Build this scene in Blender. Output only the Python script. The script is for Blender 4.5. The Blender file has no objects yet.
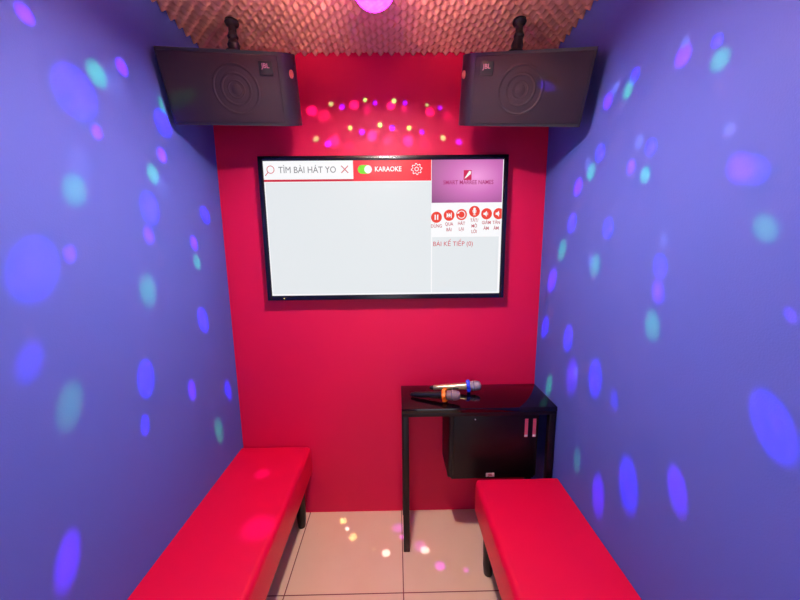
import bpy, bmesh, math, random
from mathutils import Vector, Matrix

random.seed(4)
PI = math.pi
scene = bpy.context.scene
C = scene.collection

# ------------------------------------------------------------------ camera, world, exposure
W2 = 0.793            # half width of the booth
HGT = 2.40            # ceiling height
cam_data = bpy.data.cameras.new('camera')
cam = bpy.data.objects.new('camera', cam_data)
C.objects.link(cam)
cam_data.sensor_fit = 'HORIZONTAL'
cam_data.sensor_width = 36.0
cam_data.lens = 334.24 / 800.0 * 36.0
cam_data.clip_start = 0.02
def cam_matrix(pitch, yaw, roll, loc):
    cp, sp, cy, sy = math.cos(pitch), math.sin(pitch), math.cos(yaw), math.sin(yaw)
    f = Vector((sy*cp, cy*cp, -sp)); r = Vector((cy, -sy, 0)); u = r.cross(f)
    cr, sr = math.cos(roll), math.sin(roll)
    r2 = r*cr + u*sr; u2 = u*cr - r*sr
    m = Matrix((r2, u2, -f)).transposed().to_4x4()
    m.translation = loc
    return m
cam.matrix_world = cam_matrix(0.1616, 0.0120, -0.0111, Vector((0.0551, -1.6928, 1.4958)))
scene.camera = cam

world = bpy.data.worlds.new('world')
scene.world = world
world.use_nodes = True
world.node_tree.nodes['Background'].inputs[0].default_value = (0.85, 0.88, 1.0, 1)
world.node_tree.nodes['Background'].inputs[1].default_value = 1.8

scene.view_settings.view_transform = 'Standard'
scene.view_settings.look = 'None'
scene.view_settings.exposure = 0.0
scene.view_settings.gamma = 1.0
scene.view_settings.use_curve_mapping = False

MAIN_POWER = 21.8      # the ceiling lamp
SPOT_POWER = 60.0      # the party lamp's beams

LAMP_P = Vector((0.0, -0.80, 2.17))
UP_POWER = 26.0        # warm spill towards the foam
BEAM_O = Vector((0.0, -0.545, 2.205))

def area_lamp(name, loc, size, power, col, shape='DISK'):
    l = bpy.data.lights.new(name, 'AREA')
    l.shape = shape; l.size = size; l.energy = power; l.color = col
    o = bpy.data.objects.new(name, l); C.objects.link(o); o.location = loc
    return o
main_light = area_lamp('lamp_light', LAMP_P + Vector((0, 0, -0.004)), 0.10, MAIN_POWER, (1.0, 0.95, 0.92))
up_light = area_lamp('lamp_uplight', LAMP_P + Vector((0, 0, 0.05)), 0.16, UP_POWER, (1.0, 0.66, 0.42))

# ------------------------------------------------------------------ helpers
def lin(c):
    return tuple((v/255/12.92 if v/255 <= 0.04045 else ((v/255+0.055)/1.055)**2.4) for v in c)

def mat(name, col, rough=0.5, metal=0.0, spec=0.5, emit=None, estr=1.0, coat=0.0, noise=None, bump=None, srgb=True):
    m = bpy.data.materials.new(name); m.use_nodes = True
    nt = m.node_tree; b = nt.nodes['Principled BSDF']
    c = lin(col) if srgb else col
    b.inputs['Base Color'].default_value = (*c, 1)
    b.inputs['Roughness'].default_value = rough
    b.inputs['Metallic'].default_value = metal
    b.inputs['Specular IOR Level'].default_value = spec
    b.inputs['Coat Weight'].default_value = coat
    b.inputs['Coat Roughness'].default_value = 0.05
    if emit is not None:
        b.inputs['Emission Color'].default_value = (*lin(emit), 1)
        b.inputs['Emission Strength'].default_value = estr
    tc = nt.nodes.new('ShaderNodeTexCoord')
    if noise:
        sc, amt = noise
        n = nt.nodes.new('ShaderNodeTexNoise'); n.inputs['Scale'].default_value = sc; n.inputs['Detail'].default_value = 4
        nt.links.new(tc.outputs['Object'], n.inputs['Vector'])
        r = nt.nodes.new('ShaderNodeMix'); r.data_type = 'RGBA'
        r.inputs[6].default_value = (*[v*(1-amt) for v in c], 1)
        r.inputs[7].default_value = (*[min(1, v*(1+amt)) for v in c], 1)
        nt.links.new(n.outputs['Fac'], r.inputs[0]); nt.links.new(r.outputs[2], b.inputs['Base Color'])
    if bump:
        sc, st = bump
        n2 = nt.nodes.new('ShaderNodeTexNoise'); n2.inputs['Scale'].default_value = sc; n2.inputs['Detail'].default_value = 3
        nt.links.new(tc.outputs['Object'], n2.inputs['Vector'])
        bp = nt.nodes.new('ShaderNodeBump'); bp.inputs['Strength'].default_value = st; bp.inputs['Distance'].default_value = 0.002
        nt.links.new(n2.outputs['Fac'], bp.inputs['Height']); nt.links.new(bp.outputs[0], b.inputs['Normal'])
    return m

def glow(name, col, st=1.0):
    m = bpy.data.materials.new(name); m.use_nodes = True
    b = m.node_tree.nodes['Principled BSDF']
    b.inputs['Base Color'].default_value = (0.01, 0.01, 0.01, 1)
    b.inputs['Roughness'].default_value = 0.35
    b.inputs['Specular IOR Level'].default_value = 0.15
    b.inputs['Emission Color'].default_value = (*lin(col), 1)
    b.inputs['Emission Strength'].default_value = st
    return m

def obj(name, bm, m, parent=None, smooth=True, angle=35):
    bmesh.ops.recalc_face_normals(bm, faces=bm.faces[:])
    me = bpy.data.meshes.new(name); bm.to_mesh(me); bm.free()
    mats = m if isinstance(m, (list, tuple)) else [m]
    for x in mats: me.materials.append(x)
    o = bpy.data.objects.new(name, me); C.objects.link(o)
    if parent is not None: o.parent = parent
    if smooth:
        me.shade_smooth()
        me.set_sharp_from_angle(angle=math.radians(angle))
    return o

def empty(name, label, cat, loc=(0, 0, 0), group=None, matrix=None):
    o = bpy.data.objects.new(name, None); C.objects.link(o)
    o.empty_display_size = 0.1
    if matrix is not None: o.matrix_world = matrix
    else: o.location = loc
    o['label'] = label; o['category'] = cat
    if group: o['group'] = group
    return o

def struct(name, bm, m, parent=None, smooth=False):
    o = obj(name, bm, m, parent, smooth)
    if parent is None: o['kind'] = 'structure'
    return o

def add_box(bm, x0, x1, y0, y1, z0, z1, bevel=0, seg=2, mi=0):
    v = [bm.verts.new(p) for p in ((x0,y0,z0),(x1,y0,z0),(x1,y1,z0),(x0,y1,z0),(x0,y0,z1),(x1,y0,z1),(x1,y1,z1),(x0,y1,z1))]
    f = [bm.faces.new([v[i] for i in q]) for q in ((0,3,2,1),(4,5,6,7),(0,1,5,4),(1,2,6,5),(2,3,7,6),(3,0,4,7))]
    for x in f: x.material_index = mi
    if bevel:
        es = set(e for x in f for e in x.edges)
        bmesh.ops.bevel(bm, geom=list(es), offset=bevel, segments=seg, affect='EDGES', profile=0.5)
    return f

def box_bm(*a, **k):
    bm = bmesh.new(); add_box(bm, *a, **k); return bm

def add_lathe(bm, prof, o=(0, 0, 0), axis=(0, 0, 1), seg=32, caps=True):
    """prof: list of (radius, height) along axis"""
    ax = Vector(axis).normalized(); q = Vector((0, 0, 1)).rotation_difference(ax); o = Vector(o)
    rings = []
    for r, h in prof:
        if r < 1e-6: rings.append([bm.verts.new(o + q @ Vector((0, 0, h)))])
        else: rings.append([bm.verts.new(o + q @ Vector((r*math.cos(2*PI*i/seg), r*math.sin(2*PI*i/seg), h))) for i in range(seg)])
    for a, b in zip(rings, rings[1:]):
        for i in range(seg):
            j = (i+1) % seg
            if len(a) == 1 and len(b) == 1: continue
            if len(a) == 1: bm.faces.new((a[0], b[j], b[i]))
            elif len(b) == 1: bm.faces.new((a[i], a[j], b[0]))
            else: bm.faces.new((a[i], a[j], b[j], b[i]))
    if caps:
        for r in (rings[0], rings[-1]):
            if len(r) > 1: bm.faces.new(r)

def lathe_bm(*a, **k):
    bm = bmesh.new(); add_lathe(bm, *a, **k); return bm

def add_torus(bm, R, r, o=(0, 0, 0), axis=(0, 0, 1), seg=40, cs=8, a0=0, a1=2*PI, flat=1.0):
    ax = Vector(axis).normalized(); q = Vector((0, 0, 1)).rotation_difference(ax); o = Vector(o)
    closed = abs(a1-a0-2*PI) < 1e-4
    n = seg if closed else seg+1
    rings = []
    for i in range(n):
        t = a0+(a1-a0)*i/seg
        rings.append([bm.verts.new(o + q @ Vector(((R+r*math.cos(s))*math.cos(t), (R+r*math.cos(s))*math.sin(t), flat*r*math.sin(s)))) for s in [2*PI*k/cs for k in range(cs)]])
    m = n if closed else n-1
    for i in range(m):
        a, b = rings[i], rings[(i+1) % n]
        for k in range(cs): bm.faces.new((a[k], b[k], b[(k+1) % cs], a[(k+1) % cs]))
    if not closed:
        bm.faces.new(rings[0]); bm.faces.new(rings[-1])

def add_prism(bm, pts, z0, z1, axis='Z', bevel=0, seg=3, mi=0):
    """polygon pts in the plane, extruded z0..z1 along axis ('Z': xy, 'Y': xz)"""
    def P(p, h): return (p[0], p[1], h) if axis == 'Z' else (p[0], h, p[1])
    a = [bm.verts.new(P(p, z0)) for p in pts]; b = [bm.verts.new(P(p, z1)) for p in pts]
    n = len(pts)
    fs = [bm.faces.new(a), bm.faces.new(b[::-1])]
    for i in range(n): fs.append(bm.faces.new((a[i], a[(i+1) % n], b[(i+1) % n], b[i])))
    for f in fs: f.material_index = mi
    if bevel:
        es = set(list(fs[0].edges) + list(fs[1].edges))
        bmesh.ops.bevel(bm, geom=list(es), offset=bevel, segments=seg, affect='EDGES', profile=0.5)

def round_poly(pts, rads, n=6):
    out = []
    N = len(pts)
    for i in range(N):
        p, a, b = Vector(pts[i]), Vector(pts[i-1]), Vector(pts[(i+1) % N])
        r = rads[i] if isinstance(rads, (list, tuple)) else rads
        if r <= 0: out.append(tuple(p)); continue
        d1 = (a-p).normalized(); d2 = (b-p).normalized()
        for k in range(n+1):
            t = k/n
            q = (p+d1*r)*(1-t)**2 + p*2*t*(1-t) + (p+d2*r)*t*t
            out.append(tuple(q))
    return out

def text_mesh(name, body, size, m, parent, loc, rot, align='CENTER', depth=0.0003, bold=0.0, label=None, sx=1.0):
    cu = bpy.data.curves.new(name, 'FONT'); cu.body = body; cu.size = size
    cu.align_x = align; cu.align_y = 'CENTER'; cu.extrude = depth; cu.offset = bold
    cu.resolution_u = 3
    tmp = bpy.data.objects.new(name + '_tmp', cu); C.objects.link(tmp)
    dg = bpy.context.evaluated_depsgraph_get()
    me = bpy.data.meshes.new_from_object(tmp.evaluated_get(dg))
    bpy.data.objects.remove(tmp); bpy.data.curves.remove(cu)
    me.name = name
    me.materials.clear(); me.materials.append(m)
    me.transform(Matrix.Diagonal((sx, 1, 1, 1)))
    o = bpy.data.objects.new(name, me); C.objects.link(o)
    o.parent = parent; o.location = loc; o.rotation_euler = rot
    if label: o['label'] = label
    return o

# ------------------------------------------------------------------ materials
M_blue = mat('blue_paint', (84, 99, 192), 0.6, spec=0.25, noise=(2.0, 0.06), bump=(260, 0.25))
M_red = mat('red_paint', (226, 14, 74), 0.5, spec=0.3, noise=(2.5, 0.05), bump=(260, 0.2))
M_vinyl = mat('red_leatherette', (236, 6, 62), 0.42, spec=0.3, noise=(3, 0.04), bump=(420, 0.25))
M_leg = mat('dark_bench_leg', (17, 3, 12), 0.3, spec=0.35)
M_foam = mat('tan_foam', (230, 160, 140), 0.95, spec=0.05, noise=(9, 0.10))
M_ceil = mat('grey_ceiling', (120, 90, 80), 0.9)
M_black_gloss = mat('black_lacquer', (13, 2, 7), 0.08, spec=0.55)
M_black_satin = mat('black_satin', (15, 3, 9), 0.38, spec=0.35)
M_cab = mat('speaker_cabinet_plastic', (40, 27, 38), 0.32, spec=0.5, bump=(500, 0.2))
M_grille = mat('speaker_grille_cloth', (44, 30, 42), 0.62, spec=0.35, bump=(900, 0.5))
M_ring = mat('speaker_ring', (46, 32, 43), 0.55, spec=0.35)
M_badge = mat('badge_black', (20, 16, 20), 0.4)
M_badge_pink = mat('badge_lettering', (225, 150, 160), 0.5)
M_metal_dk = mat('dark_metal', (38, 32, 38), 0.4, metal=0.3)
M_bezel = mat('television_bezel', (16, 14, 26), 0.25, spec=0.5)
M_sub = mat('subwoofer_black', (16, 6, 11), 0.42, spec=0.3, bump=(400, 0.3))
M_subside = mat('subwoofer_vinyl', (12, 8, 12), 0.45, spec=0.4, bump=(300, 0.8))
M_strip = mat('pink_strip', (235, 120, 140), 0.4)
M_white = mat('white_plastic', (230, 225, 228), 0.4)
M_micblack = mat('microphone_black', (20, 20, 24), 0.3, spec=0.5)
M_gold = mat('champagne_metal', (212, 188, 155), 0.36, metal=0.85)
M_mesh = mat('microphone_mesh', (176, 160, 172), 0.4, metal=0.5, bump=(900, 0.9))
M_meshdk = mat('microphone_mesh_worn', (150, 122, 126), 0.45, metal=0.4, bump=(900, 0.9))
M_orange = mat('orange_silicone', (255, 122, 10), 0.45)
M_bluering = mat('blue_silicone', (20, 60, 235), 0.4)

# floor: square cream tiles with thin pinkish grout; joints at x = -0.4475 + k*0.5186, y = -0.4592 + k*0.5186
def tile_mat():
    m = bpy.data.materials.new('cream_tiles'); m.use_nodes = True
    nt = m.node_tree; b = nt.nodes['Principled BSDF']; N = nt.nodes.new; Lk = nt.links.new
    b.inputs['Roughness'].default_value = 0.16; b.inputs['Specular IOR Level'].default_value = 0.5
    tc = N('ShaderNodeTexCoord'); sp = N('ShaderNodeSeparateXYZ'); Lk(tc.outputs['Object'], sp.inputs[0])
    ds = []
    for ax, off in (('X', -0.4475), ('Y', -0.4592)):
        a = N('ShaderNodeMath'); a.operation = 'SUBTRACT'; Lk(sp.outputs[ax], a.inputs[0]); a.inputs[1].default_value = off - 0.5186*8
        mo = N('ShaderNodeMath'); mo.operation = 'PINGPONG'; Lk(a.outputs[0], mo.inputs[0]); mo.inputs[1].default_value = 0.5186/2
        ds.append(mo)
    mn = N('ShaderNodeMath'); mn.operation = 'MINIMUM'; Lk(ds[0].outputs[0], mn.inputs[0]); Lk(ds[1].outputs[0], mn.inputs[1])
    lt = N('ShaderNodeMath'); lt.operation = 'LESS_THAN'; Lk(mn.outputs[0], lt.inputs[0]); lt.inputs[1].default_value = 0.0022
    n = N('ShaderNodeTexNoise'); n.inputs['Scale'].default_value = 5; n.inputs['Detail'].default_value = 6
    Lk(tc.outputs['Object'], n.inputs['Vector'])
    mx = N('ShaderNodeMix'); mx.data_type = 'RGBA'
    mx.inputs[6].default_value = (*lin((240, 192, 160)), 1); mx.inputs[7].default_value = (*lin((250, 212, 180)), 1)
    Lk(n.outputs['Fac'], mx.inputs[0])
    vo = N('ShaderNodeTexNoise'); vo.inputs['Scale'].default_value = 38; vo.inputs['Detail'].default_value = 1
    Lk(tc.outputs['Object'], vo.inputs['Vector'])
    gt = N('ShaderNodeMath'); gt.operation = 'GREATER_THAN'; gt.inputs[1].default_value = 0.815; Lk(vo.outputs['Fac'], gt.inputs[0])
    mx1 = N('ShaderNodeMix'); mx1.data_type = 'RGBA'; Lk(gt.outputs[0], mx1.inputs[0]); Lk(mx.outputs[2], mx1.inputs[6])
    mx1.inputs[7].default_value = (*lin((150, 100, 90)), 1)
    mx2 = N('ShaderNodeMix'); mx2.data_type = 'RGBA'; Lk(lt.outputs[0], mx2.inputs[0]); Lk(mx1.outputs[2], mx2.inputs[6])
    mx2.inputs[7].default_value = (*lin((140, 60, 70)), 1)
    Lk(mx2.outputs[2], b.inputs['Base Color'])
    return m
M_tile = tile_mat()

# ------------------------------------------------------------------ the room
YF = -2.75                                    # wall behind the camera
struct('floor', box_bm(-W2-0.1, W2+0.1, YF-0.1, 0.1, -0.1, 0), M_tile)
struct('ceiling', box_bm(-W2-0.1, W2+0.1, YF-0.1, 0.1, HGT, HGT+0.1), M_ceil)
struct('wall_back', box_bm(-W2-0.1, W2+0.1, 0, 0.1, 0, HGT), M_red)
struct('wall_left', box_bm(-W2-0.1, -W2, YF, 0, 0, HGT), M_blue)
struct('wall_right', box_bm(W2, W2+0.1, YF, 0, 0, HGT), M_blue)
bm = bmesh.new()                              # unseen front wall; opening added so the world's light fills the booth
add_box(bm, -W2-0.1, -0.45, YF-0.1, YF, 0, HGT); add_box(bm, 0.45, W2+0.1, YF-0.1, YF, 0, HGT); add_box(bm, -0.45, 0.45, YF-0.1, YF, 2.05, HGT)
struct('wall_front', bm, M_blue)

# convoluted foam under the ceiling: rows of soft pyramids
def foam_bm():
    bm = bmesh.new(); pitch = 0.0496; sub = 8
    nx = int(round(2*W2/pitch)); p_x = 2*W2/nx; ny = 50; p_y = pitch
    X = nx*sub; Y = ny*sub; vs = []
    for j in range(Y+1):
        row = []
        for i in range(X+1):
            a = math.cos(2*PI*i/sub); b = math.cos(2*PI*j/sub)
            h = (0.5+0.5*a*b)**1.1
            row.append(bm.verts.new((-W2+i*p_x/sub, -j*p_y/sub-0.0005, HGT-0.024-0.023*h)))
        vs.append(row)
    for j in range(Y):
        for i in range(X): bm.faces.new((vs[j][i], vs[j][i+1], vs[j+1][i+1], vs[j+1][i]))
    top = [bm.verts.new(p) for p in ((-W2, -0.0005, HGT), (W2, -0.0005, HGT), (W2, -ny*p_y, HGT), (-W2, -ny*p_y, HGT))]
    bm.faces.new(top)
    bm.faces.new([top[1], top[0]] + vs[0]); bm.faces.new([top[3], top[2]] + vs[-1][::-1])
    bm.faces.new([top[0], top[3]] + [r[0] for r in vs][::-1]); bm.faces.new([top[2], top[1]] + [r[-1] for r in vs])
    return bm
foam = obj('acoustic_foam', foam_bm(), M_foam, None, True, 180)
foam['label'] = 'tan egg-crate acoustic foam lining covering the whole ceiling'
foam['category'] = 'acoustic foam'

# ------------------------------------------------------------------ ceiling lamp (just outside the frame, over the booth)
def ceiling_lamp():
    t = empty('ceiling_lamp', 'round white ceiling lamp hanging near the middle of the foam ceiling', 'lamp', (LAMP_P.x, LAMP_P.y, HGT-0.058))
    o = t.location
    z = LAMP_P.z - o.z
    obj('canopy', lathe_bm([(0, 0.0), (0.045, 0.0), (0.045, -0.012), (0.038, -0.02), (0, -0.02)]), M_white, t)
    obj('stem', lathe_bm([(0.008, -0.018), (0.008, z+0.04)]), M_white, t)
    obj('housing', lathe_bm([(0, z+0.045), (0.05, z+0.043), (0.078, z+0.03), (0.08, z), (0.074, z), (0.074, z+0.006), (0, z+0.006)]), M_white, t)
    obj('diffuser', lathe_bm([(0, z+0.001), (0.073, z+0.001), (0.073, z+0.004), (0, z+0.004)]), glow('lamp_diffuser', (255, 250, 250), 3.0), t)
    up_light.parent = t; up_light.rotation_euler = (PI, 0, 0); up_light.location = Vector((0, 0, z+0.05))
    main_light.parent = t
    main_light.location = Vector((0, 0, z-0.004))
ceiling_lamp()

# ------------------------------------------------------------------ party lamp: magenta dome that throws the coloured spots
SPOTS = {
'V': [
    (-0.9279, -0.3137, -0.2014, 0.0253, 0.787, 0.6), (-0.9828, 0.0171, -0.1838, 0.0318, 0.662, 0.5), (-0.8942, -0.131, -0.4281, 0.021, 0.879, 0.6),
    (-0.891, 0.1737, -0.4195, 0.0271, 0.978, 0.5), (-0.7662, 0.0354, -0.6416, 0.0234, 1.118, 0.7), (-0.727, 0.2684, -0.632, 0.0226, 1.636, 0.6),
    (-0.7192, -0.2331, -0.6545, 0.0167, 1.183, 0.8), (-0.5207, 0.1102, -0.8466, 0.0164, 2.227, 0.8), (-0.4562, -0.2295, -0.8598, 0.0185, 2.317, 0.9),
    (0.9249, -0.2556, -0.2816, 0.0281, 0.636, 0.6), (0.9563, 0.1045, -0.2732, 0.0314, 0.575, 0.6), (0.8256, 0.2522, -0.5047, 0.0325, 1.005, 0.6),
    (0.8556, -0.0678, -0.5131, 0.0231, 0.903, 0.6), (0.7552, -0.3891, -0.5275, 0.0261, 0.73, 0.8), (0.6711, -0.1909, -0.7163, 0.0212, 1.04, 0.8),
    (0.6325, 0.3313, -0.7002, 0.03, 1.243, 0.8), (0.6191, -0.425, -0.6603, 0.0119, 1.325, 0.8), (0.5286, 0.1211, -0.8402, 0.0299, 1.064, 0.9),
    (0.4376, -0.0295, -0.8987, 0.0199, 2.25, 0.9), (0.4916, -0.2262, -0.841, 0.0172, 1.588, 0.9), (0.0222, 0.1895, -0.9816, 0.0158, 0.925, 0.9),
    (0.0314, 0.165, -0.9858, 0.0064, 1.218, 0.8), (0.0887, 0.1065, -0.9903, 0.0094, 0.751, 0.9), (0.1106, 0.0922, -0.9896, 0.0092, 1.204, 0.9),
    (0.1407, 0.0846, -0.9864, 0.0055, 0.912, 0.8), (0.1627, 0.0816, -0.9833, 0.0055, 0.921, 0.8), (0.0716, 0.1407, -0.9875, 0.0121, 0.606, 0.9),
    (-0.3141, 0.1632, -0.9353, 0.0169, 0.779, 0.95), (-0.2657, -0.0013, -0.9641, 0.0326, 0.782, 0.95),
],
'G': [
    (-0.9599, -0.1051, -0.2601, 0.0409, 0.711, 0.8), (-0.9454, 0.2375, -0.2231, 0.0393, 0.744, 0.6), (-0.8643, 0.1029, -0.4924, 0.0325, 0.974, 0.6),
    (-0.8003, -0.2156, -0.5595, 0.0373, 0.736, 0.7), (-0.6927, 0.2617, -0.672, 0.0248, 1.513, 0.6), (-0.6821, -0.0015, -0.7312, 0.0357, 1.188, 0.8),
    (-0.4444, 0.1852, -0.8765, 0.0171, 2.866, 0.8), (-0.5662, -0.2322, -0.7909, 0.0258, 1.212, 0.9), (0.8714, -0.359, -0.3342, 0.0278, 0.665, 0.7),
    (0.9588, -0.0176, -0.2836, 0.03, 0.713, 0.6), (0.8594, 0.1705, -0.4821, 0.0303, 0.991, 0.6), (0.8325, -0.1337, -0.5377, 0.0217, 1.09, 0.6),
    (0.6896, -0.4147, -0.5937, 0.0192, 0.959, 0.9), (0.6992, 0.2986, -0.6496, 0.0306, 1.287, 0.8), (0.7072, 0.0745, -0.7031, 0.0278, 1.066, 0.8),
    (0.6336, -0.1737, -0.7539, 0.0242, 1.483, 0.8), (0.4455, 0.0543, -0.8936, 0.016, 2.132, 0.9), (0.4832, 0.2307, -0.8446, 0.017, 2.787, 0.8),
],
'B': [
    (-0.92, -0.1912, -0.342, 0.0597, 0.646, 0.6), (-0.9301, 0.2128, -0.2993, 0.0429, 0.938, 0.5), (-0.8098, 0.0594, -0.5837, 0.0379, 0.947, 0.7),
    (-0.7537, 0.3787, -0.5372, 0.0248, 1.469, 0.6), (-0.6914, -0.3034, -0.6557, 0.0394, 1.142, 0.9), (-0.5973, 0.2241, -0.7701, 0.022, 2.656, 0.7),
    (-0.5699, -0.0459, -0.8205, 0.0209, 2.718, 0.8), (-0.5213, -0.0632, -0.851, 0.0119, 3.994, 0.7), (-0.4715, 0.2647, -0.8412, 0.0144, 2.999, 0.8),
    (-0.6049, -0.3024, -0.7367, 0.0194, 0.568, 0.9), (0.8904, -0.3511, -0.2896, 0.0138, 1.158, 0.5), (0.9673, -0.0503, -0.2485, 0.0213, 0.972, 0.4),
    (0.942, 0.2442, -0.23, 0.0225, 0.902, 0.5), (0.8907, 0.1226, -0.4378, 0.0241, 1.068, 0.5), (0.8651, -0.1527, -0.4778, 0.0182, 1.262, 0.5),
    (0.7422, -0.4121, -0.5285, 0.019, 0.769, 0.8), (0.7406, -0.4134, -0.5297, 0.0061, 1.547, 0.5), (0.7591, 0.2577, -0.5978, 0.0252, 1.437, 0.6),
    (0.7697, 0.0248, -0.6379, 0.0223, 1.379, 0.7), (0.7018, -0.1966, -0.6847, 0.0178, 1.455, 0.7), (0.7006, -0.1966, -0.6859, 0.0076, 1.828, 0.4),
    (0.5491, 0.3175, -0.7731, 0.0196, 2.658, 0.7), (0.5728, 0.17, -0.8018, 0.0232, 2.341, 0.8), (0.5498, 0.0173, -0.8351, 0.0242, 2.27, 0.9),
    (0.5466, 0.0206, -0.8372, 0.0104, 3.465, 0.4), (0.5388, -0.0607, -0.8402, 0.0145, 1.005, 0.9), (0.5517, -0.3809, -0.742, 0.0219, 2.246, 0.9),
    (0.5536, -0.386, -0.7379, 0.008, 3.706, 0.6), (0.4707, -0.1144, -0.8748, 0.0232, 3.014, 0.9), (0.4707, -0.1144, -0.8748, 0.0093, 5.426, 0.5),
],
'W': [
    (-0.9656, -0.038, -0.2572, 0.0568, 0.175, 0.9), (-0.8362, -0.1973, -0.5118, 0.0389, 0.194, 0.9), (-0.8444, 0.137, -0.518, 0.0364, 0.209, 0.9),
    (-0.425, 0.1829, -0.8865, 0.0063, 5.731, 0.5), (0.9335, -0.2596, -0.2473, 0.0177, 0.464, 0.7), (0.9683, 0.0591, -0.2427, 0.0226, 0.554, 0.5),
    (0.8701, 0.1995, -0.4506, 0.0278, 0.382, 0.7), (0.8843, -0.0981, -0.4566, 0.0204, 0.455, 0.7), (0.8002, -0.3746, -0.4683, 0.016, 0.552, 0.8),
    (0.7322, -0.2084, -0.6484, 0.0156, 0.641, 0.8), (0.7095, 0.1047, -0.6969, 0.0176, 0.704, 0.8), (0.5384, 0.1045, -0.8362, 0.0074, 1.612, 0.6),
    (-0.099, 0.1889, -0.977, 0.0036, 7.038, 0.7), (-0.0047, 0.1257, -0.9921, 0.0024, 5.378, 0.7), (0.082, 0.1305, -0.9881, 0.0025, 4.536, 0.7),
    (0.0551, 0.1241, -0.9907, 0.0024, 3.6, 0.8),
],
'R': [
    (-0.51, 0.8504, -0.1294, 0.037, 0.483, 0.5), (-0.4398, 0.8819, -0.17, 0.0458, 0.152, 0.6), (-0.2301, 0.9677, -0.1031, 0.0403, 0.262, 0.6),
    (-0.125, 0.9816, -0.1442, 0.0377, 0.094, 0.7), (0.0789, 0.9902, -0.1151, 0.0382, 0.275, 0.6), (0.1861, 0.9729, -0.137, 0.033, 0.113, 0.7),
    (0.3794, 0.9127, -0.1516, 0.0373, 0.312, 0.5), (0.4834, 0.8585, -0.171, 0.0313, 0.164, 0.7), (-0.3648, 0.8657, -0.3427, 0.0433, 0.412, 0.5),
    (-0.2587, 0.8849, -0.3874, 0.0378, 0.129, 0.7), (-0.084, 0.9384, -0.3352, 0.0447, 0.359, 0.5), (0.0375, 0.9281, -0.3704, 0.0365, 0.149, 0.7),
    (0.2035, 0.909, -0.3639, 0.0433, 0.396, 0.5), (0.3235, 0.8679, -0.3769, 0.0334, 0.136, 0.7),
],
'Y': [
    (-0.3968, 0.9136, -0.089, 0.018, 0.39, 0.6), (-0.1406, 0.9878, -0.0666, 0.0184, 0.308, 0.6), (0.1051, 0.9916, -0.076, 0.0186, 0.274, 0.6),
    (0.3611, 0.9269, -0.102, 0.015, 0.336, 0.6), (-0.4749, 0.8231, -0.3114, 0.0202, 0.533, 0.6), (-0.2583, 0.9276, -0.2698, 0.0195, 0.372, 0.6),
    (-0.0174, 0.9657, -0.259, 0.0192, 0.33, 0.6), (0.2185, 0.9362, -0.2753, 0.0184, 0.326, 0.6), (0.4443, 0.8381, -0.3166, 0.0182, 0.505, 0.6),
],
'U': [
    (-0.3208, 0.9402, -0.1145, 0.0229, 0.357, 0.5), (-0.057, 0.9942, -0.0911, 0.0204, 0.302, 0.5), (0.1956, 0.9765, -0.0909, 0.019, 0.287, 0.5),
    (0.4453, 0.8874, -0.1194, 0.0171, 0.34, 0.5), (-0.4009, 0.8446, -0.3548, 0.0239, 0.542, 0.5), (-0.1647, 0.9383, -0.304, 0.0241, 0.36, 0.5),
    (0.0819, 0.9564, -0.2804, 0.0216, 0.34, 0.5), (0.3127, 0.9027, -0.2956, 0.0191, 0.363, 0.5), (0.5272, 0.7858, -0.3234, 0.0196, 0.551, 0.5),
],
'F': [
    (-0.1115, 0.2112, -0.9711, 0.003, 4.779, 0.8), (-0.0824, 0.1673, -0.9825, 0.0034, 3.692, 0.8), (-0.06, 0.149, -0.987, 0.0026, 4.096, 0.7),
    (-0.032, 0.136, -0.9902, 0.0025, 2.704, 0.8), (0.1269, 0.1537, -0.9799, 0.0026, 4.185, 0.7), (0.1073, 0.1394, -0.9844, 0.0025, 2.752, 0.8),
],
}
BEAMCOL = {'V': (0.45, 0.0, 1.0), 'B': (0.05, 0.0, 1.0), 'G': (0.0, 1.0, 0.12), 'W': (0.75, 0.85, 1.0), 'R': (1.0, 0.10, 0.9), 'Y': (0.02, 1.0, 0.08), 'F': (1.0, 0.85, 0.35), 'U': (0.02, 0.0, 1.0)}
BEAMGAIN = {'V': 3.4, 'B': 3.4, 'G': 2.2, 'W': 1.0, 'R': 1.7, 'Y': 20.0, 'F': 1.0, 'U': 12.0}
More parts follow.
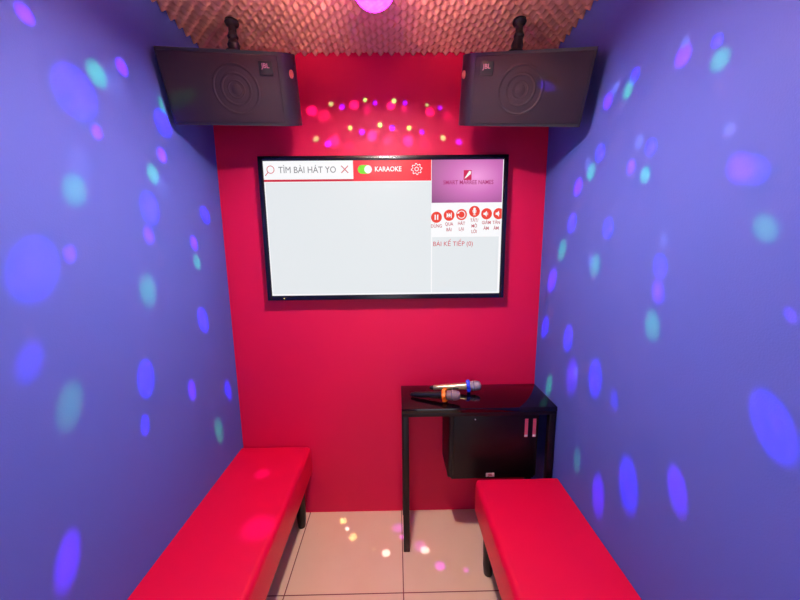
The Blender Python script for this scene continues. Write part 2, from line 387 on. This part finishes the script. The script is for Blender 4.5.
def party_lamp():
    t = empty('party_lamp', 'glowing magenta domed party lamp under the foam at the top of the picture', 'party light', (BEAM_O.x, BEAM_O.y, HGT-0.058))
    zc = 2.272 - t.location.z
    obj('base', lathe_bm([(0, 0.0), (0.055, 0.0), (0.055, -0.02), (0.066, -0.03), (0.066, zc), (0, zc)]), M_metal_dk, t)
    dome = bpy.data.materials.new('magenta_dome'); dome.use_nodes = True
    nt = dome.node_tree; b = nt.nodes['Principled BSDF']
    tc = nt.nodes.new('ShaderNodeTexCoord'); vo = nt.nodes.new('ShaderNodeTexVoronoi'); vo.inputs['Scale'].default_value = 90
    nt.links.new(tc.outputs['Object'], vo.inputs['Vector'])
    cr = nt.nodes.new('ShaderNodeValToRGB')
    cr.color_ramp.elements[0].color = (*lin((238, 32, 255)), 1); cr.color_ramp.elements[1].color = (*lin((205, 22, 240)), 1)
    cr.color_ramp.elements[1].position = 0.75
    nt.links.new(vo.outputs['Distance'], cr.inputs[0])
    nt.links.new(cr.outputs[0], b.inputs['Emission Color']); b.inputs['Emission Strength'].default_value = DOME_GLOW
    b.inputs['Base Color'].default_value = (0.5, 0.1, 0.5, 1); b.inputs['Roughness'].default_value = 0.2
    R = 0.066
    obj('dome', lathe_bm([(R*math.cos(a), zc-R*0.95*math.sin(a)) for a in [PI/2*k/14 for k in range(15)]], seg=48), dome, t)
    for c, spots in SPOTS.items():
        l = bpy.data.lights.new('beam_light', 'POINT'); l.energy = SPOT_POWER*BEAMGAIN[c]; l.shadow_soft_size = 0.0; l.color = BEAMCOL[c]
        l.use_nodes = True
        nt = l.node_tree; em = nt.nodes['Emission']; N = nt.nodes.new; Lk = nt.links.new
        ge = N('ShaderNodeNewGeometry'); prev = None
        for (x, y, z, ang, st, soft) in spots:
            d = N('ShaderNodeVectorMath'); d.operation = 'DOT_PRODUCT'; Lk(ge.outputs['Incoming'], d.inputs[0]); d.inputs[1].default_value = (x, y, z)
            mr = N('ShaderNodeMapRange'); mr.interpolation_type = 'SMOOTHSTEP'; Lk(d.outputs['Value'], mr.inputs[0])
            if c == 'B': soft = max(soft, 0.9)
            ro = ang*(1+(0.5 if c == 'B' else 0.3)*soft); ri = ang*(1-soft)
            mr.inputs[1].default_value = math.cos(ro); mr.inputs[2].default_value = max(math.cos(ri), math.cos(ro)+1e-5)
            mr.inputs[3].default_value = 0; mr.inputs[4].default_value = st
            if prev is None: prev = mr.outputs[0]
            else:
                a = N('ShaderNodeMath'); a.operation = 'ADD'; Lk(prev, a.inputs[0]); Lk(mr.outputs[0], a.inputs[1]); prev = a.outputs[0]
        Lk(prev, em.inputs['Strength'])
        o = bpy.data.objects.new('beam_light', l); C.objects.link(o); o.parent = t; o.location = BEAM_O - t.location
DOME_GLOW = 22.0
party_lamp()

# ------------------------------------------------------------------ television
TX0, TX1, TZ0, TZ1, TY = -0.580, 0.592, 1.233, 1.911, -0.046
SX0, SX1, SZ0, SZ1 = -0.557, 0.570, 1.2565, 1.890
def television():
    t = empty('television', 'wide black flat television on the red wall showing a karaoke song menu', 'television', ((TX0+TX1)/2, 0, TZ0))
    ox, oz = t.location.x, t.location.z
    def L(x, z): return x-ox, z-oz
    bm = bmesh.new()
    add_box(bm, TX0-ox, TX1-ox, TY+0.012, -0.022, 0, TZ1-oz, 0.002)
    add_box(bm, TX0+0.12-ox, TX1-0.12-ox, -0.03, -0.004, 0.06, TZ1-oz-0.2, 0.004)
    obj('housing', bm, M_bezel, t)
    bm = bmesh.new(); b = 0.022
    add_box(bm, TX0-ox, SX0-ox, TY-0.004, TY+0.012, 0, TZ1-oz, 0.0015)
    add_box(bm, SX1-ox, TX1-ox, TY-0.004, TY+0.012, 0, TZ1-oz, 0.0015)
    add_box(bm, SX0-ox, SX1-ox, TY-0.004, TY+0.012, 0, SZ0-oz, 0.0015)
    add_box(bm, SX0-ox, SX1-ox, TY-0.004, TY+0.012, SZ1-oz, TZ1-oz, 0.0015)
    obj('bezel', bm, M_bezel, t)
    obj('wall_bracket', box_bm(-0.2, 0.2, -0.006, 0, 0.2, 0.45), M_metal_dk, t)
    obj('power_indicator', lathe_bm([(0, 0), (0.003, 0), (0.003, 0.001), (0, 0.001)], o=(-0.498-ox, TY-0.0045, 0.010), axis=(0, -1, 0), seg=10), glow('power_led', (255, 240, 160), 1.0), t)
    white = glow('screen_white', (250, 250, 252), 1.0)
    scr = obj('screen', box_bm(SX0-ox, SX1-ox, TY, TY+0.012, SZ0-oz, SZ1-oz), white, t, False)
    grey = glow('screen_grey', (228, 233, 236)); red = glow('screen_red', (250, 42, 62)); dred = glow('screen_dark_red', (205, 35, 60))
    orr = glow('screen_orange_red', (238, 66, 50)); gtx = glow('screen_grey_text', (120, 120, 126)); grn = glow('screen_green', (120, 225, 30))
    pink = glow('screen_caption', (190, 70, 85))
    Wd, Hd = SX1-SX0, SZ1-SZ0
    def U(u, v): return (SX0+u*Wd-ox, SZ1-v*Hd-oz)
    lay = [0]
    def yy(k): return TY - 0.0004*k
    def rect(name, u0, u1, v0, v1, m, k=1, label=None):
        x0, z1 = U(u0, v0); x1, z0 = U(u1, v1)
        o = obj(name, box_bm(x0, x1, yy(k), yy(k)+0.0004, z0, z1), m, scr, False)
        if label: o['label'] = label
        return o
    def circ(bm, u, v, r, k, seg=32):
        x, z = U(u, v); add_lathe(bm, [(0, 0), (r, 0), (r, 0.0004), (0, 0.0004)], o=(x, yy(k)+0.0004, z), axis=(0, -1, 0), seg=seg)
    def poly(name, pts, m, k, label=None):
        bm = bmesh.new(); add_prism(bm, [U(*p) for p in pts], yy(k), yy(k)+0.0004, axis='Y')
        o = obj(name, bm, m, scr, False)
        if label: o['label'] = label
        return o
    def txt(body, u, v, cap, m, k=3, align='CENTER', bold=0.0, sx=1.0, name='on_screen_text'):
        x, z = U(u, v)
        return text_mesh(name, body, cap/0.70, m, scr, (x, yy(k), z), (PI/2, 0, 0), align, 0.0001, bold, sx=sx)
    rect('song_list', 0.005, 0.697, 0.152, 0.988, grey, 1, 'pale grey empty song list')
    rect('next_songs_list', 0.702, 0.990, 0.562, 0.988, grey, 1, 'pale grey empty panel at right')
    rect('menu_rule', 0.0, 0.374, 0.131, 0.147, dred, 1, 'thin red rule')
    rect('menu_bar', 0.372, 0.697, 0.0, 0.147, red, 1, 'red menu bar')
    txt('TÌM BÀI HÁT YO', 0.182, 0.066, 0.0285, gtx, 2, sx=0.90)
    # magnifier
    bm = bmesh.new(); x, z = U(0.030, 0.060)
    add_torus(bm, 0.0165, 0.0016, (x, yy(1)-0.0002, z), (0, 1, 0), 28, 6, flat=0.3)
    add_prism(bm, [(x-0.0105, z-0.0125), (x-0.0130, z-0.0105), (x-0.0270, z-0.0265), (x-0.0245, z-0.0285)], yy(1)-0.0005, yy(1), axis='Y')
    obj('magnifier_icon', bm, dred, scr, False)
    bm = bmesh.new(); x, z = U(0.337, 0.062); s = 0.016; w = 0.0013
    for a in (1, -1):
        add_prism(bm, [(x-s-w, z-a*s+a*w), (x-s+w, z-a*s-a*w), (x+s+w, z+a*s-a*w), (x+s-w, z+a*s+a*w)], yy(1.5)-0.0002*a, yy(1), axis='Y')
    obj('cross_icon', bm, dred, scr, False)
    # toggle
    x, z = U(0.420, 0.064); r = 0.0195
    pts = [(x-0.013+r*math.cos(a), z+r*math.sin(a)) for a in [PI/2+PI*k/12 for k in range(13)]] + [(x+0.013+r*math.cos(a), z+r*math.sin(a)) for a in [-PI/2+PI*k/12 for k in range(13)]]
    bm = bmesh.new(); add_prism(bm, pts, yy(2), yy(1), axis='Y'); o = obj('toggle_track', bm, grn, scr, False); o['label'] = 'lime green toggle'
    bm = bmesh.new(); circ(bm, 0.434, 0.064, 0.018, 3); obj('toggle_knob', bm, white, scr, False)
    txt('KARAOKE', 0.517, 0.064, 0.0215, white, 2, bold=0.0006, sx=0.90)
    # gear
    bm = bmesh.new(); x, z = U(0.636, 0.064)
    def ringpoly(fn_o, fn_i, n):
        vo = [[bm.verts.new((x+f(k)*math.cos(2*PI*k/n), y, z+f(k)*math.sin(2*PI*k/n))) for k in range(n)] for f in (fn_o, fn_i) for y in (yy(2), yy(1))]
        a, a2, b_, b2 = vo
        for k in range(n):
            j = (k+1) % n
            bm.faces.new((a[k], a[j], b_[j], b_[k])); bm.faces.new((a[k], a[j], a2[j], a2[k])); bm.faces.new((b_[k], b_[j], b2[j], b2[k]))
    gear = lambda s: (lambda k: (0.0265 if (k % 6) in (0, 1, 2) else 0.0205)*s)
    ringpoly(gear(1.0), gear(0.84), 48)
    ringpoly(lambda k: 0.0100, lambda k: 0.0068, 48)
    obj('gear_icon', bm, white, scr, False)
    # video panel
    vm = bpy.data.materials.new('screen_video'); vm.use_nodes = True
    nt = vm.node_tree; b = nt.nodes['Principled BSDF']; N = nt.nodes.new; Lk = nt.links.new
    tc = N('ShaderNodeTexCoord'); mp = N('ShaderNodeMapping'); Lk(tc.outputs['Generated'], mp.inputs[0])
    mp.inputs['Location'].default_value = (-0.62, 0, -0.60); 
    g = N('ShaderNodeVectorMath'); g.operation = 'MULTIPLY'; Lk(mp.outputs[0], g.inputs[0]); g.inputs[1].default_value = (1.0, 0, 0.85)
    ln = N('ShaderNodeVectorMath'); ln.operation = 'LENGTH'; Lk(g.outputs[0], ln.inputs[0])
    cr = N('ShaderNodeValToRGB'); Lk(ln.outputs['Value'], cr.inputs[0])
    cr.color_ramp.elements[0].color = (*lin((244, 160, 222)), 1); cr.color_ramp.elements[0].position = 0.0
    cr.color_ramp.elements[1].color = (*lin((84, 30, 80)), 1); cr.color_ramp.elements[1].position = 0.95
    e = cr.color_ramp.elements.new(0.35); e.color = (*lin((208, 112, 186)), 1)
    b.inputs['Base Color'].default_value = (0.01, 0.01, 0.01, 1); b.inputs['Roughness'].default_value = 0.35
    Lk(cr.outputs[0], b.inputs['Emission Color']); b.inputs['Emission Strength'].default_value = 1.0
    rect('video_window', 0.699, 0.997, 0.0, 0.308, vm, 1, 'purple video still with a small red logo')
    poly('video_logo', [(0.833, 0.075), (0.866, 0.075), (0.866, 0.145), (0.833, 0.145)], glow('logo_red', (208, 34, 84)), 2, 'small red square logo')
    poly('video_logo_stroke', [(0.836, 0.134), (0.856, 0.080), (0.864, 0.085), (0.862, 0.104), (0.842, 0.132)], white, 3, 'white slanted stroke')
    txt('SMART MARREE NAMES', 0.853, 0.163, 0.0185, glow('screen_title', (176, 42, 110)), 2, sx=0.86, bold=0.0003)
    # buttons
    us = [0.720, 0.774, 0.827, 0.882, 0.934, 0.986]; vs = [0.414, 0.400, 0.396, 0.374, 0.392, 0.392]
    caps = [['DỪNG'], ['QUA', 'BÀI'], ['HÁT', 'LẠI'], ['TẮT/', 'MỞ', 'LỜI'], ['GIẢM', 'ÂM'], ['TĂN', 'ÂM']]
    rr = 0.0262
    for i, (u, v) in enumerate(zip(us, vs)):
        bm = bmesh.new()
        if i < 5: circ(bm, u, v, rr, 1)
        else:
            x, z = U(u, v); xe = SX1-ox-0.0010
            a0 = math.acos(min(1, (xe-x)/rr)); n = 26
            add_prism(bm, [(x+rr*math.cos(a0+(2*PI-2*a0)*k/n), z+rr*math.sin(a0+(2*PI-2*a0)*k/n)) for k in range(n+1)], yy(1), yy(0), axis='Y')
        obj('menu_button', bm, orr, scr, False)
        x, z = U(u, v)
        bm = bmesh.new()
        def P(pts): add_prism(bm, [(x+a, z+c) for a, c in pts], yy(2), yy(1), axis='Y')
        if i == 0:
            P([(-0.009, -0.012), (-0.003, -0.012), (-0.003, 0.012), (-0.009, 0.012)]); P([(0.003, -0.012), (0.009, -0.012), (0.009, 0.012), (0.003, 0.012)])
        elif i == 1:
            P([(-0.012, -0.012), (0.000, 0), (-0.012, 0.012)]); P([(-0.002, -0.012), (0.009, 0), (-0.002, 0.012)]); P([(0.008, -0.012), (0.0125, -0.012), (0.0125, 0.012), (0.008, 0.012)])
        elif i == 2:
            n = 22; a0, a1 = math.radians(150), math.radians(-160)
            o_ = [(0.0185*math.cos(a0+(a1-a0)*k/n), 0.0185*math.sin(a0+(a1-a0)*k/n)) for k in range(n+1)]
            i_ = [(0.0150*math.cos(a0+(a1-a0)*k/n), 0.0150*math.sin(a0+(a1-a0)*k/n)) for k in range(n+1)]
            for k in range(n): P([o_[k], o_[k+1], i_[k+1], i_[k]])
            P([(-0.022, 0.004), (-0.010, 0.006), (-0.017, 0.016)])
        elif i == 3:
            P(round_poly([(-0.006, -0.004), (0.006, -0.004), (0.006, 0.018), (-0.006, 0.018)], 0.006, 4))
            for s in (-1, 1): P([(s*0.0075, -0.002), (s*0.0095, -0.002), (s*0.0095, 0.006), (s*0.0075, 0.006)])
            P([(-0.0095, -0.004), (0.0095, -0.004), (0.004, -0.009), (-0.004, -0.009)]); P([(-0.0012, -0.009), (0.0012, -0.009), (0.0012, -0.015), (-0.0012, -0.015)]); P([(-0.007, -0.017), (0.007, -0.017), (0.007, -0.0145), (-0.007, -0.0145)])
        else:
            P([(-0.015, -0.005), (-0.008, -0.005), (-0.008, 0.005), (-0.015, 0.005)])
            P([(-0.008, -0.005), (0.001, -0.014), (0.001, 0.014), (-0.008, 0.005)])
            if i == 4: P([(0.004, -0.006), (0.0065, -0.006), (0.0065, 0.006), (0.004, 0.006)])
            else: P([(0.003, -0.004), (0.0045, -0.004), (0.0045, 0.004), (0.003, 0.004)])
        obj('button_icon', bm, white, scr, False)
        for k, s in enumerate(caps[i]):
            txt(s, u if i < 5 else 0.977, v+0.066+0.042*k, 0.0150, pink, 2, sx=0.84, bold=0.0003)
    txt('BÀI KẾ TIẾP (0)', 0.705, 0.615, 0.0215, dred, 2, align='LEFT', sx=0.96)
television()

# ------------------------------------------------------------------ wall/ceiling speakers
def speaker(pos, yaw, tilt, roll, s, label, mount_xy):
    """s = -1: the one at the left wall, +1: at the right wall. Local x runs along the face, -y is the facing, origin = centre of the face."""
    n = Vector((math.sin(yaw)*math.cos(tilt), -math.cos(yaw)*math.cos(tilt), -math.sin(tilt)))
    u = Vector((math.cos(yaw), math.sin(yaw), 0)); up = u.cross(-n)
    u2 = u*math.cos(roll)+up*math.sin(roll); up2 = up*math.cos(roll)-u*math.sin(roll)
    M = Matrix((u2, -n, up2)).transposed().to_4x4(); M.translation = Vector(pos)
    t = empty('karaoke_speaker', label, 'speaker', matrix=M, group='speakers hanging in the upper corners')
    w, h = 0.21, 0.12
    i = -s                                       # inner side of the booth
    outl = [(-i*w, -0.006), (i*w, -0.006), (i*(w+0.042), 0.030), (i*(w+0.044), 0.10), (i*0.17, 0.19), (-i*0.13, 0.19), (-i*(w-0.004), 0.045)]
    if i < 0: outl = outl[::-1]
    rad = [0.006, 0.02, 0.02, 0.02, 0.02, 0.02, 0.02]
    if i < 0: rad = rad[::-1]
    bm = bmesh.new(); add_prism(bm, round_poly(outl, rad, 5), -h, h, bevel=0.006)
    obj('cabinet', bm, M_cab, t)
    g = obj('grille', box_bm(-w+0.008, w-0.016, -0.012, -0.004, -h+0.010, h-0.010, 0.004), M_grille, t)
    if i < 0:
        g.location.x = 0.008
    # rings of the woofer pressed through the cloth
    cx = i*0.035 if s < 0 else i*0.02
    for R, r in ((0.078, 0.0050), (0.050, 0.0050), (0.028, 0.0030)):
        bm = bmesh.new(); add_torus(bm, R, r, (cx, -0.0122, 0), (0, 1, 0), 48, 8, flat=0.4)
        obj('woofer_ring', bm, M_ring, t)
    bm = lathe_bm([(0, 0.005), (0.010, 0.004), (0.017, 0.001), (0.018, -0.001), (0, -0.001)], o=(cx, -0.012, 0), axis=(0, -1, 0))
    obj('dust_cap', bm, M_ring, t)
    # badge with lettering near the inner top corner
    bx, bz = i*0.150, 0.068
    if s > 0: bx = -0.150
    bd = obj('badge', box_bm(bx-0.024, bx+0.024, -0.0145, -0.011, bz-0.022, bz+0.024, 0.002), M_badge, t)
    text_mesh('badge_lettering', 'JBL', 0.021, M_badge_pink, bd, (bx, -0.0147, bz+0.008), (PI/2, 0, 0), bold=0.0003)
    obj('badge_line', box_bm(bx-0.022, bx+0.022, -0.0150, -0.0142, bz-0.018, bz-0.014), M_ring, bd)
    # bass port on the inner end, its glint painted in as pale orange
    px = i*(w+0.026)
    bm = bmesh.new(); add_lathe(bm, [(0.006, -0.002), (0.009, 0.0), (0.009, 0.004), (0.006, 0.004), (0.005, -0.004), (0, -0.004)], o=(px, 0.009, 0.055), axis=(i*0.65, -0.75, 0), seg=24, caps=False)
    bmesh.ops.scale(bm, vec=(1, 1, 1.6), verts=bm.verts[:], space=Matrix.Translation((-px, 0, -0.055)))
    obj('bass_port_glint', bm, mat('port_glint', (240, 150, 120), 0.2, spec=0.7), t)
    # bracket up to the ceiling
    Mi = M.inverted()
    top = Mi @ Vector((mount_xy[0], mount_xy[1], HGT-0.060)); ball = Mi @ Vector((mount_xy[0], mount_xy[1], HGT-0.108))
    foot = Vector((ball.x, min(max(ball.y, 0.04), 0.12), h-0.002))
    d = (ball-top).normalized()
    bm = bmesh.new()
    add_lathe(bm, [(0, -0.009), (0.024, -0.009), (0.026, 0.0), (0.022, 0.008), (0.014, 0.014), (0.014, 0.04), (0, 0.04)], o=top, axis=d)
    pl = obj('ceiling_bracket', bm, M_metal_dk, t)
    bm = bmesh.new(); 
    add_lathe(bm, [(0, -0.02), (0.014, -0.016), (0.020, 0), (0.014, 0.016), (0, 0.02)], o=ball, axis=d)
    a = foot-ball
    add_lathe(bm, [(0, 0.004), (0.015, 0.008), (0.023, a.length*0.5), (0.016, a.length-0.004), (0.034, a.length-0.003), (0.034, a.length+0.003), (0, a.length+0.003)], o=ball, axis=a.normalized())
    obj('bracket_arm', bm, M_metal_dk, pl)
    return t
speaker((-0.564, -0.328, 2.078), 0.198, 0.38, 0.044, -1, 'black speaker hanging from the ceiling in the left corner of the booth', (-0.558, -0.255))
speaker((0.547, -0.350, 2.060), -0.39, 0.35, -0.135, 1, 'black speaker hanging from the ceiling in the right corner of the booth', (0.545, -0.255))

# ------------------------------------------------------------------ benches
def bench(x0, x1, y0, y1, z0, z1, label):
    """x0..x1 across, y0 (far end) .. y1 (near end, smaller)"""
    t = empty('upholstered_bench', label, 'bench', ((x0+x1)/2, (y0+y1)/2, 0), 'red benches along the side walls')
    o = t.location
    bm = box_bm(x0-o.x, x1-o.x, y1-o.y, y0-o.y, z0, z1)
    wx = (x0 if x0 < 0 else x1)-o.x              # the long edge against the wall stays square
    bmesh.ops.bevel(bm, geom=[e for e in bm.edges if not all(abs(v.co.x-wx) < 1e-4 for v in e.verts)], offset=0.026, segments=6, affect='EDGES', profile=0.5)
    obj('seat', bm, M_vinyl, t, True, 60)
    obj('seat_base', box_bm(x0-o.x+0.012, x1-o.x-0.012, y1-o.y+0.012, y0-o.y-0.012, z0-0.012, z0+0.004), M_leg, t, False)
    for sx in (x0+0.052, x1-0.052):
        for sy in (y0-0.092, y1+0.092):
            obj('leg', lathe_bm([(0.018, 0.0), (0.020, 0.006), (0.024, 0.05), (0.027, z0-0.012)], o=(sx-o.x, sy-o.y, 0), seg=24), M_leg, t)
    return t
bench(-W2+0.002, -0.418, -0.003, -1.55, 0.247, 0.421, 'long red padded bench along the left blue wall')
bench(0.410, W2-0.002, -0.290, -1.87, 0.248, 0.424, 'red padded bench along the right blue wall in front of the black table')

# ------------------------------------------------------------------ table
def table():
    x0, x1, y0, y1, h = 0.075, W2-0.002, -0.266, -0.003, 0.756
    t = empty('side_table', 'glossy black narrow table against the red wall holding two microphones', 'table', ((x0+x1)/2, (y0+y1)/2, 0))
    o = t.location
    obj('tabletop', box_bm(x0-o.x, x1-o.x, y0-o.y, y1-o.y, h-0.022, h, 0.002), M_black_gloss, t)
    bm = bmesh.new()
    a, b, c, d = x0-o.x+0.002, x1-o.x-0.002, y0-o.y+0.002, y1-o.y-0.002
    add_box(bm, a, b, c, c+0.02, h-0.04, h-0.021, 0.001); add_box(bm, a, b, d-0.02, d, h-0.04, h-0.021, 0.001)
    add_box(bm, a, a+0.02, c+0.02, d-0.02, h-0.04, h-0.021, 0.001); add_box(bm, b-0.02, b, c+0.02, d-0.02, h-0.04, h-0.021, 0.001)
    obj('apron', bm, M_black_satin, t)
    for lx in (a, b-0.030):
        for ly in (c, d-0.030):
            obj('leg', box_bm(lx, lx+0.030, ly, ly+0.030, 0, h-0.038, 0.002), M_black_satin, t)
table()

# ------------------------------------------------------------------ subwoofer hung under the table
def subwoofer():
    x0, x1, y0, y1, z0, z1 = 0.300, 0.735, -0.215, -0.003, 0.360, 0.712
    t = empty('subwoofer', 'black boxy subwoofer mounted on the red wall beneath the glossy table', 'subwoofer', ((x0+x1)/2, y1, z0))
    o = t.location
    bm = bmesh.new()
    pts = round_poly([(x0-o.x, y1-o.y), (x0-o.x, y0-o.y), (x1-o.x, y0-o.y), (x1-o.x, y1-o.y)], [0.004, 0.016, 0.016, 0.004], 5)
    add_prism(bm, pts, 0, z1-z0, bevel=0.014, seg=4)
    obj('cabinet', bm, M_subside, t)
    obj('front_grille', box_bm(x0-o.x+0.022, x1-o.x-0.022, y0-o.y-0.004, y0-o.y+0.004, 0.018, z1-z0-0.018, 0.003), M_sub, t)
    fy = y0-o.y-0.0045
    for sx in (0.671, 0.710):  # two pink upright strips near the right edge of the front grille
        s = obj('strip', box_bm(sx-o.x-0.008, sx-o.x+0.008, fy-0.0008, fy+0.0008, 0.580-z0, 0.674-z0), M_strip, t, False)
        s['label'] = 'narrow pink upright strip'
        obj('strip_foot', box_bm(sx-o.x-0.0075, sx-o.x+0.0075, fy-0.0012, fy-0.0006, 0.582-z0, 0.592-z0), M_white, s, False)
    b = obj('badge', box_bm(0.505-o.x-0.021, 0.505-o.x+0.021, fy-0.002, fy+0.001, 0.372-z0, 0.392-z0, 0.001), mat('badge_pale', (225, 190, 195), 0.4), t, False)
    text_mesh('badge_lettering', 'JBL', 0.017, mat('badge_red', (190, 60, 80), 0.4), b, (0.505-o.x, fy-0.0022, 0.382-z0), (PI/2, 0, 0), bold=0.0006)
    obj('indicator', lathe_bm([(0, 0), (0.003, 0), (0.003, 0.002), (0, 0.002)], o=(0.425-o.x, fy, 0.675-z0), axis=(0, -1, 0), seg=10), M_white, t)
subwoofer()

# ------------------------------------------------------------------ microphones
def microphone(tail, head, zc, body_m, mesh_m, ring_m, ring_at, ring_r, shape, label):
    tail = Vector((*tail, 0.7705)); head = Vector((*head, zc)); d = (head-tail); Ln = d.length; d.normalize()
    q = Vector((0, 0, 1)).rotation_difference(d)
    M = q.to_matrix().to_4x4(); M.translation = tail
    t = empty('microphone', label, 'microphone', matrix=M, group='microphones on the black table')
    gr = 0.0245
    g0 = Ln-0.062
    body = [(0, 0.0), (0.011, 0.0), (0.013, 0.004), (0.0135, 0.03), (0.0165, g0*0.6), (0.0175, g0-0.02), (0.0200, g0-0.004), (0.0205, g0), (0, g0)]
    obj('handle', lathe_bm(body), body_m, t)
    obj('antenna_cap', lathe_bm([(0, -0.02), (0.006, -0.019), (0.0095, -0.012), (0.0100, 0.001), (0, 0.001)]), M_micblack, t)
    obj('switch', box_bm(-0.004, 0.004, -0.0205, -0.0155, g0*0.55, g0*0.55+0.03, 0.001), M_micblack, t)
    g = [(0.0205, g0), (0.0225, g0+0.004), (gr-0.002, g0+0.012), (gr, g0+0.026), (gr-0.0005, g0+0.040), (gr-0.004, g0+0.052), (gr-0.010, g0+0.059), (0, Ln)]
    gg = obj('grille', lathe_bm(g, seg=40), mesh_m, t, True, 60)
    bm = bmesh.new(); add_torus(bm, gr+0.0003, 0.0018, (0, 0, g0+0.026), (0, 0, 1), 40, 8)
    obj('grille_band', bm, mat('band_metal', (190, 180, 188), 0.25, metal=0.8), gg)
    # anti-roll ring
    rz = g0-ring_at
    pr = []
    n = 60
    for k in range(n):
        a = 2*PI*k/n
        rr = ring_r*(1+0.09*math.cos(shape*a)) if shape else ring_r
        pr.append((rr*math.cos(a), rr*math.sin(a)))
    bm = bmesh.new()
    thick = 0.009
    vo = [[bm.verts.new((x*f, y*f, z)) for x, y in pr] for f, z in ((0.55, -thick), (0.93, -thick), (1.0, -thick*0.5), (1.0, thick*0.5), (0.93, thick), (0.55, thick))]
    for a, b in zip(vo, vo[1:]+vo[:1]):
        for k in range(n): bm.faces.new((a[k], a[(k+1) % n], b[(k+1) % n], b[k]))
    bmesh.ops.translate(bm, verts=bm.verts[:], vec=(0, 0, rz))
    obj('anti_roll_ring', bm, ring_m, t, True, 50)
    return t
microphone((0.138, -0.142), (0.350, -0.224), 0.8005, M_micblack, M_meshdk, M_orange, 0.012, 0.0315, 6, 'black handheld microphone with an orange ring on the black table')
microphone((0.242, -0.066), (0.478, -0.108), 0.7975, M_gold, M_mesh, M_bluering, 0.002, 0.031, 6, 'champagne handheld microphone with a blue ring at the back of the black table')
